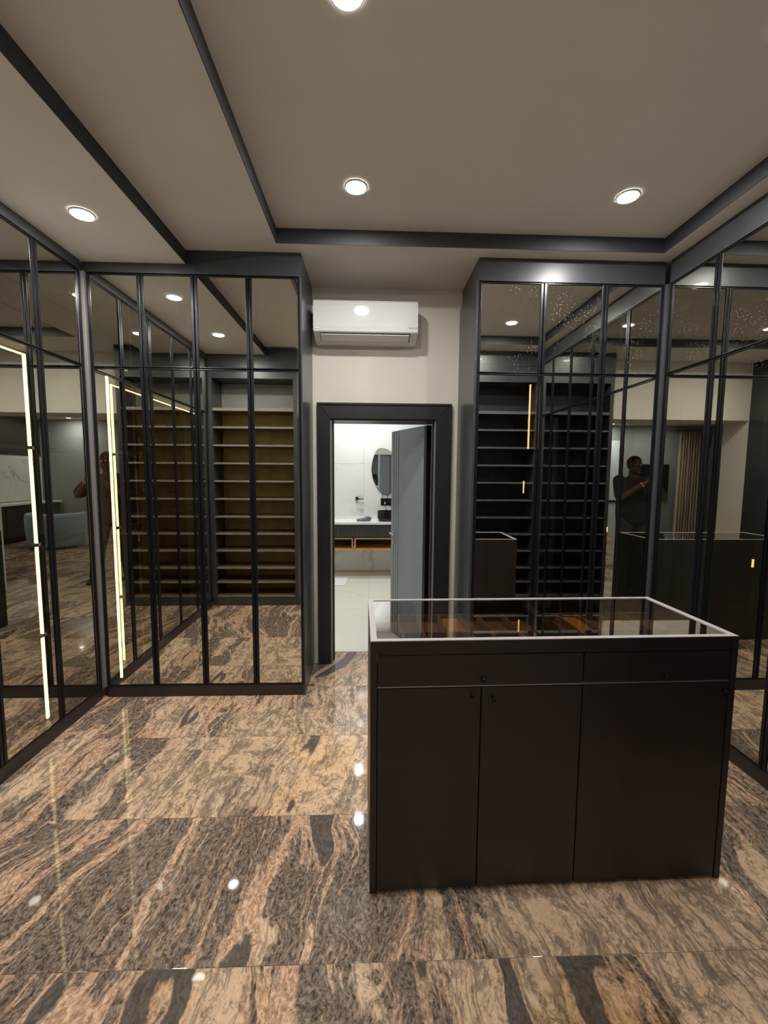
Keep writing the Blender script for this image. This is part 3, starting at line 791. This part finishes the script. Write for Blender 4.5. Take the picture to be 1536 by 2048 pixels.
def niche(x0, x1):
    t_ = 0.017
    o = vb('niche', x0, x1, 0.0, 0.45, 0.449, 0.449 + t_ + 0.004, M['oak'])
    vb('niche_board', x0, x1, 0.0, 0.45, 0.632 - t_, 0.632, M['oak'], 0, o)
    vb('niche_board', x0, x0 + t_, 0.0, 0.45, 0.449 + t_, 0.632 - t_, M['oak'], 0, o)
    vb('niche_board', x1 - t_, x1, 0.0, 0.45, 0.449 + t_, 0.632 - t_, M['oak'], 0, o)
    vb('niche_back', x0, x1, 0.45, 0.498, 0.449, 0.632, M['fluted'], 0, o)
niche(vx0, jx - 0.012); niche(jx + 0.012, jx + 1.0); niche(jx + 1.02, vx1)
wt = tag(box('worktop', -0.87, 1.22, VY - 0.02, BY - 0.001, 0.841, 0.876, M['whitestone'], bevel=0.002), 'white stone worktop on the bathroom vanity', 'worktop')
sp = tag(box('upstand', -0.87, 1.22, BY - 0.016, BY - 0.001, 0.8765, 0.915, M['whitestone'], bevel=0.001), 'low white upstand behind the bathroom worktop', 'upstand')

# basin
bm = bmesh.new()
def superell(a, b, z, n=40, e_=5.0):
    vs = []
    for k_ in range(n):
        t_ = 2 * math.pi * k_ / n; c_, s_ = math.cos(t_), math.sin(t_)
        vs.append(bm.verts.new((a * math.copysign(abs(c_) ** (2 / e_), c_), b * math.copysign(abs(s_) ** (2 / e_), s_), z)))
    return vs
rings = [superell(0.21, 0.14, 0.0), superell(0.225, 0.15, 0.004), superell(0.245, 0.168, 0.035), superell(0.248, 0.17, 0.055), superell(0.25, 0.172, 0.150),
         superell(0.246, 0.168, 0.154), superell(0.238, 0.160, 0.152), superell(0.232, 0.154, 0.06), superell(0.18, 0.11, 0.025)]
for i in range(len(rings) - 1):
    for k_ in range(40): bm.faces.new((rings[i][k_], rings[i][(k_ + 1) % 40], rings[i + 1][(k_ + 1) % 40], rings[i + 1][k_]))
bm.faces.new(rings[0][::-1]); bm.faces.new(rings[-1])
tag(bm_obj('basin', bm, M['blackgloss'], None, (0.375, 6.60, 0.8765), smooth=False), 'black vessel basin on the white bathroom worktop', 'basin')

# tap plate
tp = thing('wall_tap', 'black wall-mounted tap plate between the mirror and the basin', 'tap', (0.295, BY, 1.155))
box('plate', -0.11, 0.11, -0.012, 0, -0.058, 0.058, M['blackgloss'], tp, 0.003)
bm = bmesh.new(); tube(bm, [(0.055, -0.012, -0.015), (0.055, -0.045, -0.015)], 0.026, 18); bm_obj('knob', bm, M['knob'], tp, smooth=True)
bm = bmesh.new(); tube(bm, [(-0.045, -0.012, 0.005), (-0.045, -0.12, 0.0), (-0.045, -0.15, -0.012), (-0.045, -0.155, -0.03)], 0.012, 14); bm_obj('spout', bm, M['chrome'], tp, smooth=True)
hk = thing('towel_hook', 'black square towel holder with a short bar on the marble wall', 'towel holder', (-0.20, BY, 1.207))
box('rosette', -0.024, 0.024, -0.02, 0, -0.026, 0.026, M['blackgloss'], hk, 0.003)
bm = bmesh.new(); tube(bm, [(0.0, -0.02, 0), (0.0, -0.05, 0), (0.02, -0.06, -0.004), (0.105, -0.06, -0.006)], 0.008, 12); bm_obj('bar', bm, M['knob'], hk, smooth=True)

# mirror
ctrl = [(0.145, 2.010), (0.258, 2.010), (0.36, 1.955), (0.455, 1.865), (0.505, 1.74), (0.505, 1.60), (0.470, 1.46), (0.40, 1.35), (0.33, 1.290), (0.271, 1.272), (0.21, 1.292), (0.14, 1.375), (0.075, 1.49), (0.040, 1.61), (0.034, 1.70), (0.050, 1.82), (0.088, 1.93)]
pts = []
n = len(ctrl)
for i in range(n):
    p0, p1, p2, p3 = (Vector(ctrl[(i + j - 1) % n]) for j in range(4))
    for s in range(4):
        t_ = s / 4
        pts.append(0.5 * ((2 * p1) + (p2 - p0) * t_ + (2 * p0 - 5 * p1 + 4 * p2 - p3) * t_ ** 2 + (3 * p1 - p0 - 3 * p2 + p3) * t_ ** 3))
mc = Vector((0.27, 1.64))
mir = thing('wall_mirror', 'pebble-shaped dark mirror on the bathroom wall, partly behind the door', 'mirror', (mc.x, BY, mc.y), 0.006)
def plate(scale, y0, y1):
    bm = bmesh.new()
    q = [(p - mc) * scale for p in pts]
    a = [bm.verts.new((p.x, y0, p.y)) for p in q]; b = [bm.verts.new((p.x, y1, p.y)) for p in q]
    for i in range(len(q)): bm.faces.new((a[i], a[(i + 1) % len(q)], b[(i + 1) % len(q)], b[i]))
    bm.faces.new(a[::-1]); bm.faces.new(b)
    return bm
bm_obj('rim', plate(1.0, -0.022, -0.003), M['blackgloss'], mir)
bm_obj('glass', plate(0.985, -0.0235, -0.021), M['puremirror'], mir)
for x in (-0.055, 0.035):
    bm = bmesh.new(); tube(bm, [(x, -0.010, -0.35), (x - 0.006, -0.012, -0.40), (x - 0.01, -0.008, -0.43)], 0.004, 8); bm_obj('cable', bm, M['knob'], mir, smooth=True)

# cloth on the worktop
bm = bmesh.new()
bmesh.ops.create_icosphere(bm, subdivisions=4, radius=1.0)
for v in bm.verts:
    n_ = mnoise.fractal(v.co * 2.2 + Vector((3, 1, 7)), 0.9, 2.1, 4)
    v.co = Vector((v.co.x * 0.115 * (1 + 0.25 * n_), v.co.y * 0.07 * (1 + 0.3 * n_), max(0.0, (v.co.z * 0.5 + 0.35) * 0.05 * (1 + 0.5 * v.co.x) * (1 + 0.9 * n_))))
tag(bm_obj('cloth', bm, M['cloth'], None, (-0.085, 6.56, 0.8765), smooth=True), 'crumpled grey-violet cloth on the white worktop beside the basin', 'cloth')
# mat
bm = bmesh.new(); add_box(bm, -0.33, 0.33, -0.24, 0.24, 0, 0.012, 0.004)
o = bm_obj('bath_mat', bm, M['mat'], None, (-0.66, 6.22, 0.001)); o.rotation_euler = (0, 0, -0.05)
tag(o, 'white bath mat on the cream bathroom floor', 'mat')

# ------------------------------------------------------------------ bedroom behind the camera (shows in the mirrors)
structure(box('wall_bedroom_rear', RX0, RX1, RY0 - 0.1, RY0, 0, RH, M['greywall']))
structure(box('wall_bedroom_left', RX0 - 0.1, RX0, RY0, 0.10, 0, RH, M['greywall']))
structure(box('wall_bedroom_right', RX1, RX1 + 0.1, RY0, 0.10, 0, RH, M['greywall']))
wall('wall_bedroom_near', [(RX0, WL - 0.12, 0.10, 0.25, 0, RH), (WR + 0.12, RX1, 0.10, 0.25, 0, RH)], M['wallpaint'])
structure(box('ceiling_bedroom', RX0, RX1, RY0, 0.10, RH, RH + 0.1, M['ceiling']))
BG = 'bedroom downlights'
for x, y_, lab in ((3.7, -5.0, 'bedroom downlight washing the far grey wall by the chair'), (1.6, -3.2, 'bedroom downlight over the middle of the bedroom'), (-1.4, -2.0, 'bedroom downlight nearest the closet opening'),
                   (-3.4, -4.6, 'bedroom downlight near the taupe curtain'), (-2.2, -5.0, 'added bedroom lamp brightening the pale frosted door'), (3.6, -2.2, 'bedroom downlight above the long console')):  # the lamp by the frosted door is added, to brighten it
    downlight(x, y_, RH, lab, M['lampbed'], BG)

ch = thing('tub_chair', 'pale blue-grey tub armchair in the bedroom, seen only in the left mirrors', 'armchair', (2.95, -3.35, 0.0), 0.12)
bm = bmesh.new()
segs = 28; r0 = 0.52
inner, outer = [], []
path = []
for k_ in range(segs + 1):
    a_ = math.radians(-25 + 230 * k_ / segs)
    path.append((math.cos(a_), math.sin(a_)))
def band(z, rin, rout): return [bm.verts.new((c * rout, s * rout * 0.92, z)) for c, s in path], [bm.verts.new((c * rin, s * rin * 0.92, z)) for c, s in path]
levels = [(0.04, 0.40, 0.49), (0.10, 0.40, 0.51), (0.40, 0.41, 0.54), (0.66, 0.42, 0.545), (0.72, 0.44, 0.53), (0.74, 0.47, 0.50)]
bs = [band(*l) for l in levels]
for i in range(len(bs) - 1):
    for k_ in range(segs):
        bm.faces.new((bs[i][0][k_], bs[i][0][k_ + 1], bs[i + 1][0][k_ + 1], bs[i + 1][0][k_]))
        bm.faces.new((bs[i][1][k_ + 1], bs[i][1][k_], bs[i + 1][1][k_], bs[i + 1][1][k_ + 1]))
for i, fl_ in ((0, 1), (len(bs) - 1, 0)):
    for k_ in range(segs):
        f_ = (bs[i][0][k_], bs[i][0][k_ + 1], bs[i][1][k_ + 1], bs[i][1][k_]); bm.faces.new(f_[::-1] if fl_ else f_)
for k_ in (0, segs):
    for i in range(len(bs) - 1):
        f_ = (bs[i][0][k_], bs[i + 1][0][k_], bs[i + 1][1][k_], bs[i][1][k_]); bm.faces.new(f_)
bm_obj('backrest', bm, M['chairblue'], ch, smooth=True)
bm = bmesh.new(); rg = lathe(bm, [(0.001, 0.08), (0.39, 0.08), (0.405, 0.12), (0.405, 0.36), (0.40, 0.42), (0.36, 0.45), (0.15, 0.462), (0.001, 0.464)], 36, sy=0.92); bm_obj('seat_cushion', bm, M['chairblue'], ch, smooth=True)
bm = bmesh.new(); rg = lathe(bm, [(0.001, 0.0), (0.36, 0.0), (0.36, 0.05), (0.001, 0.05)], 36, sy=0.92); bm_obj('base', bm, M['tv'], ch)

cs = thing('console', 'long low console with a pale top along the bedroom wall, seen in the left mirrors', 'console', (4.45, -4.0, 0))
box('body', -0.24, 0.245, -1.25, 1.25, 0.12, 0.84, M['darkpanel'], cs)
box('top', -0.27, 0.245, -1.28, 1.28, 0.84, 0.885, M['whitestone'], cs, 0.003)
box('plinth', -0.18, 0.245, -1.2, 1.2, 0.0, 0.12, M['tv'], cs)
for y_ in (-0.83, 0.0, 0.83):
    box('drawer', -0.258, -0.24, y_ - 0.40, y_ + 0.40, 0.16, 0.81, M['darkpanel'], cs, 0.002)
# arch ornament on the console
bm = bmesh.new()
arc = [(0.0, 0.11 * math.cos(a_), 0.11 + 0.13 * math.sin(a_)) for a_ in [math.pi * k_ / 14 for k_ in range(15)]]
tube(bm, [(0, 0.11, 0.0)] + arc + [(0, -0.11, 0.0)], 0.032, 12)
tag(bm_obj('arch_ornament', bm, M['whitestone'], None, (4.42, -3.55, 0.886), smooth=True), 'small pale arch-shaped ornament on the bedroom console', 'ornament')
fp = thing('feature_panel', 'dark feature panel with a marble field above the bedroom console', 'wall panel', (RX1 - 0.002, -4.0, 0))
box('dark_band', -0.05, 0.0, -1.3, 1.3, 2.0, 2.9, M['darkpanel'], fp)
box('marble_field', -0.035, 0.0, -1.3, 1.3, 0.90, 2.0, M['marble'], fp)

cu = thing('curtain', 'full-length taupe curtain in the bedroom, seen in the right mirrors', 'curtain', (-4.55, RY0 + 0.14, 0))
bm = bmesh.new()
nx, prev = 60, None
for i in range(nx + 1):
    x_ = -0.33 + 0.66 * i / nx; yy = 0.045 * math.sin(i * 0.9) + 0.015 * math.sin(i * 2.3)
    v0 = bm.verts.new((x_, yy, 0.02)); v1 = bm.verts.new((x_ * 0.97, yy * 0.8, 2.80))
    if prev: bm.faces.new((prev[0], v0, v1, prev[1]))
    prev = (v0, v1)
bmesh.ops.solidify(bm, geom=bm.faces[:], thickness=0.006)
bm_obj('drape', bm, M['curtain'], cu, smooth=True)
bm = bmesh.new(); tube(bm, [(-0.45, 0, 2.82), (0.45, 0, 2.82)], 0.014, 12); bm_obj('rod', bm, M['knob'], cu, smooth=True)
tv = thing('television', 'black flat television on the grey bedroom wall behind the photographer', 'television', (-3.55, RY0 + 0.002, 1.42))
box('bezel', -0.50, 0.50, 0, 0.05, -0.45, 0.50, M['knob'], tv, 0.005)
box('screen', -0.485, 0.485, 0.05, 0.053, -0.435, 0.485, M['tv'], tv)
dr = structure(thing('door_2', 'pale frosted bedroom door with a dark rail, seen in the right mirrors', 'door', (-2.45, RY0, 0))); del dr['category']
box('glass_panel', -0.24, 0.24, 0.0, 0.03, 0.0, 2.55, M['frost'], dr)
box('rail', -0.26, 0.26, 0.03, 0.05, 0.88, 0.94, M['knob'], dr)
box('stile', -0.28, -0.24, 0.0, 0.05, 0.0, 2.58, M['knob'], dr); box('stile', 0.24, 0.28, 0.0, 0.05, 0.0, 2.58, M['knob'], dr)
sc = thing('wall_screen', 'small pale blue lit screen on the rear bedroom wall, glinting in the bathroom mirror', 'screen', (0.62, RY0 + 0.001, 1.12))
box('case', -0.26, 0.26, 0, 0.04, -0.30, 0.30, M['knob'], sc, 0.004)
box('display', -0.24, 0.24, 0.04, 0.043, -0.28, 0.28, M['bluelight'], sc)
cb = thing('tall_cabinet', 'tall dark bedroom cabinet beside the curtain, seen in the right mirrors', 'cabinet', (-4.93, -4.3, 0))
box('body', -0.26, 0.24, -0.55, 0.55, 0.08, 2.35, M['darkpanel'], cb, 0.003)
box('plinth', -0.26, 0.20, -0.53, 0.53, 0.0, 0.08, M['tv'], cb)
for s_ in (-1, 1):
    d_ = box('door', 0.24, 0.26, min(0.002 * s_, 0.545 * s_), max(0.002 * s_, 0.545 * s_), 0.1, 2.33, M['darkpanel'], cb, 0.002)
    box('handle', 0.26, 0.285, 0.04 * s_ - 0.008, 0.04 * s_ + 0.008, 1.0, 1.25, M['knob'], d_, 0.003)

# ------------------------------------------------------------------ the photographer, standing behind the lens
def blob(bm, c, r, sub=3, rot=None):
    m_ = Matrix.Translation(Vector(c)) @ (rot.to_4x4() if rot else Matrix.Identity(4)) @ Matrix.Diagonal((r[0], r[1], r[2], 1))
    bmesh.ops.create_icosphere(bm, subdivisions=sub, radius=1.0, matrix=m_)
def limb(bm, pts, rads, seg=14):
    # dense tapered tube with round ends
    P, Rr = [], []
    for i in range(len(pts) - 1):
        for s in range(6):
            t_ = s / 6
            P.append(Vector(pts[i]).lerp(Vector(pts[i + 1]), t_)); Rr.append(rads[i] * (1 - t_) + rads[i + 1] * t_)
    P.append(Vector(pts[-1])); Rr.append(rads[-1])
    tube(bm, P, Rr, seg)
    for p_, r_ in zip(pts, rads): blob(bm, p_, (r_, r_, r_), 2)
def remeshed(name, bm, mat, parent, vox, smooth_it=3):
    o = bm_obj(name, bm, mat, parent, smooth=True)
    md = o.modifiers.new('remesh', 'REMESH'); md.mode = 'VOXEL'; md.voxel_size = vox; md.use_smooth_shade = True
    ms = o.modifiers.new('smooth', 'SMOOTH'); ms.iterations = smooth_it; ms.factor = 0.5
    return o
HP = Vector((0.03, -0.44, 0))
per = thing('person', 'person in black t-shirt and dark trousers holding up a phone, mirrored in the doors', 'person', (HP.x, HP.y, 0))
def L_(x, y, z): return Vector((x, y, z)) - Vector((HP.x, HP.y, 0))
# joints, world space
hipL, hipR = L_(-0.09, -0.45, 0.96), L_(0.15, -0.45, 0.96)
kneeL, kneeR = L_(-0.13, -0.44, 0.53), L_(0.19, -0.36, 0.54)
ankL, ankR = L_(-0.15, -0.52, 0.10), L_(0.21, -0.28, 0.10)
shL, shR = L_(-0.20, -0.45, 1.53), L_(0.26, -0.45, 1.53)
elL, elR = L_(-0.28, -0.22, 1.27), L_(0.36, -0.22, 1.28)
wrL, wrR = L_(-0.085, -0.060, 1.485), L_(0.120, -0.060, 1.50)
neck, head = L_(0.05, -0.44, 1.61), L_(0.05, -0.42, 1.755)
HS = 1.14
def hv(x, y, z): return head + Vector((x, y, z)) * HS
def hr(*r_): return tuple(q * HS for q in r_)
bm = bmesh.new()
# head with a face
blob(bm, hv(0, -0.01, 0.025), hr(0.080, 0.098, 0.100))
blob(bm, hv(0, 0.030, -0.045), hr(0.064, 0.062, 0.072))
blob(bm, hv(0, 0.060, -0.085), hr(0.038, 0.036, 0.030))                 # chin
limb(bm, [hv(0, 0.086, 0.022), hv(0, 0.104, -0.014)], [0.010, 0.018])   # nose
for s in (-1, 1):
    blob(bm, hv(s * 0.013, 0.094, -0.018), hr(0.010, 0.010, 0.008), 2)
    blob(bm, hv(s * 0.034, 0.070, 0.030), hr(0.024, 0.014, 0.009), 2)   # brow
    blob(bm, hv(s * 0.082, -0.012, 0.0), hr(0.012, 0.024, 0.034), 2)    # ear
blob(bm, hv(0, 0.086, -0.050), hr(0.026, 0.014, 0.008), 2); blob(bm, hv(0, 0.084, -0.062), hr(0.023, 0.014, 0.008), 2)  # lips
limb(bm, [neck + Vector((0, 0, -0.06)), neck + Vector((0, 0.008, 0.07))], [0.078, 0.068])
# torso, arms, legs
limb(bm, [L_(0.03, -0.45, 0.98), L_(0.03, -0.46, 1.15), L_(0.03, -0.46, 1.35), L_(0.03, -0.45, 1.50)], [0.14, 0.14, 0.145, 0.11])
blob(bm, L_(0.03, -0.455, 1.44), (0.19, 0.115, 0.13))
limb(bm, [shL, elL, wrL], [0.064, 0.050, 0.033]); limb(bm, [shR, elR, wrR], [0.064, 0.050, 0.033])
limb(bm, [hipL, kneeL, ankL], [0.09, 0.062, 0.044]); limb(bm, [hipR, kneeR, ankR], [0.09, 0.062, 0.044])
# hands: palm and five fingers round the phone's edges
PZ = 1.575
def hand(w, s):
    pal = L_(0.012 + s * 0.062, -0.034, PZ - 0.035)
    mid = (w + pal) / 2
    limb(bm, [w, mid, pal], [0.028, 0.027, 0.024])
    blob(bm, pal, (0.019, 0.020, 0.040), 2)
    for i, (dz, ln) in enumerate(((0.034, 0.050), (0.012, 0.056), (-0.010, 0.052), (-0.030, 0.042))):
        a = pal + Vector((0, 0.002, dz))
        b = L_(0.012 + s * 0.050, -0.010, PZ - 0.035 + dz + 0.012)
        c = L_(0.012 + s * (0.050 - ln * 0.45), -0.0155, PZ - 0.035 + dz + 0.016)
        limb(bm, [a, b, c], [0.0095, 0.0085, 0.007], 8)
    t0 = pal + Vector((s * 0.002, -0.010, 0.01))
    t1 = L_(0.012 + s * 0.052, -0.052, PZ + 0.0)
    t2 = L_(0.012 + s * 0.030, -0.045, PZ + 0.022)
    limb(bm, [t0, t1, t2], [0.012, 0.0105, 0.0085], 8)
hand(wrL, -1); hand(wrR, 1)
remeshed('body', bm, M['skin'], per, 0.0055, 2)
# eyes
for s in (-1, 1):
    bm = bmesh.new(); blob(bm, hv(s * 0.031, 0.081, 0.012), hr(0.012, 0.009, 0.008), 2); bm_obj('eye', bm, M['eye'], per, smooth=True)
# hair
bm = bmesh.new(); blob(bm, hv(0, -0.016, 0.040), hr(0.086, 0.101, 0.096))
geom = bm.verts[:] + bm.edges[:] + bm.faces[:]
bmesh.ops.bisect_plane(bm, geom=geom, plane_co=head + Vector((0, 0.0, 0.035)), plane_no=Vector((0, 0.75, -1)).normalized(), clear_outer=True)
bmesh.ops.holes_fill(bm, edges=[e_ for e_ in bm.edges if e_.is_boundary])
bm_obj('hair', bm, M['hair'], per, smooth=True)
# t-shirt
bm = bmesh.new()
prof_ = [(0.86, 0.0, 0.0), (0.862, 0.20, 0.145), (0.90, 0.232, 0.172), (1.02, 0.242, 0.183), (1.16, 0.245, 0.183), (1.30, 0.243, 0.17), (1.42, 0.235, 0.148), (1.50, 0.205, 0.122), (1.56, 0.145, 0.098), (1.60, 0.09, 0.08), (1.602, 0.0, 0.0)]
rr_ = []
for z_, rx, ry in prof_:
    rr_.append([bm.verts.new(L_(0.03 + max(rx, 1e-3) * math.cos(2 * math.pi * q / 28), -0.455 + max(ry, 1e-3) * math.sin(2 * math.pi * q / 28), z_)) for q in range(28)])
for i_ in range(len(rr_) - 1):
    for q in range(28): bm.faces.new((rr_[i_][q], rr_[i_][(q + 1) % 28], rr_[i_ + 1][(q + 1) % 28], rr_[i_ + 1][q]))
bm.faces.new(rr_[0][::-1]); bm.faces.new(rr_[-1])
for sh, el in ((shL, elL), (shR, elR)):
    limb(bm, [sh, sh.lerp(el, 0.85)], [0.094, 0.088])
remeshed('t_shirt', bm, M['shirt'], per, 0.011, 8)
# trousers
bm = bmesh.new()
blob(bm, L_(0.03, -0.45, 0.93), (0.20, 0.15, 0.12))
limb(bm, [hipL, kneeL, ankL + Vector((0, 0, -0.02))], [0.122, 0.098, 0.084]); limb(bm, [hipR, kneeR, ankR + Vector((0, 0, -0.02))], [0.122, 0.098, 0.084])
remeshed('trousers', bm, M['trousers'], per, 0.011, 4)
for a_ in (ankL, ankR):
    bm = bmesh.new()
    blob(bm, Vector((a_.x, a_.y - 0.01, 0.058)), (0.044, 0.055, 0.055)); blob(bm, Vector((a_.x, a_.y + 0.07, 0.043)), (0.046, 0.105, 0.041)); blob(bm, Vector((a_.x, a_.y + 0.13, 0.036)), (0.046, 0.065, 0.034))
    add_box(bm, a_.x - 0.043, a_.x + 0.043, a_.y - 0.055, a_.y + 0.17, 0.002, 0.016, 0.004)
    remeshed('shoe', bm, M['shoe'], per, 0.007, 3)
# bracelet of pale beads on the right wrist
bm = bmesh.new()
dirv = (wrR - elR).normalized(); cpt = wrR - dirv * 0.035
aa = dirv.orthogonal().normalized(); bb = dirv.cross(aa)
for k_ in range(16):
    t_ = 2 * math.pi * k_ / 16
    blob(bm, cpt + (aa * math.cos(t_) + bb * math.sin(t_)) * 0.036, (0.007, 0.007, 0.007), 1)
bm_obj('bracelet', bm, M['bead'], per, smooth=True)

ph = thing('phone', 'black phone held upright in both hands of the mirrored person', 'phone', (0.012, -0.030, PZ))
box('case', -0.038, 0.038, -0.0045, 0.0045, -0.080, 0.080, M['tv'], ph, 0.003)
cm = box('camera_plate', -0.032, 0.006, 0.0045, 0.0065, 0.006, 0.064, M['blackgloss'], ph, 0.001)
for x_, z_ in ((-0.022, 0.05), (-0.004, 0.05), (-0.022, 0.022)):
    bm = bmesh.new(); tube(bm, [(x_, 0.0062, z_), (x_, 0.0085, z_)], 0.007, 16); bm_obj('lens', bm, M['chrome'], cm, smooth=True)
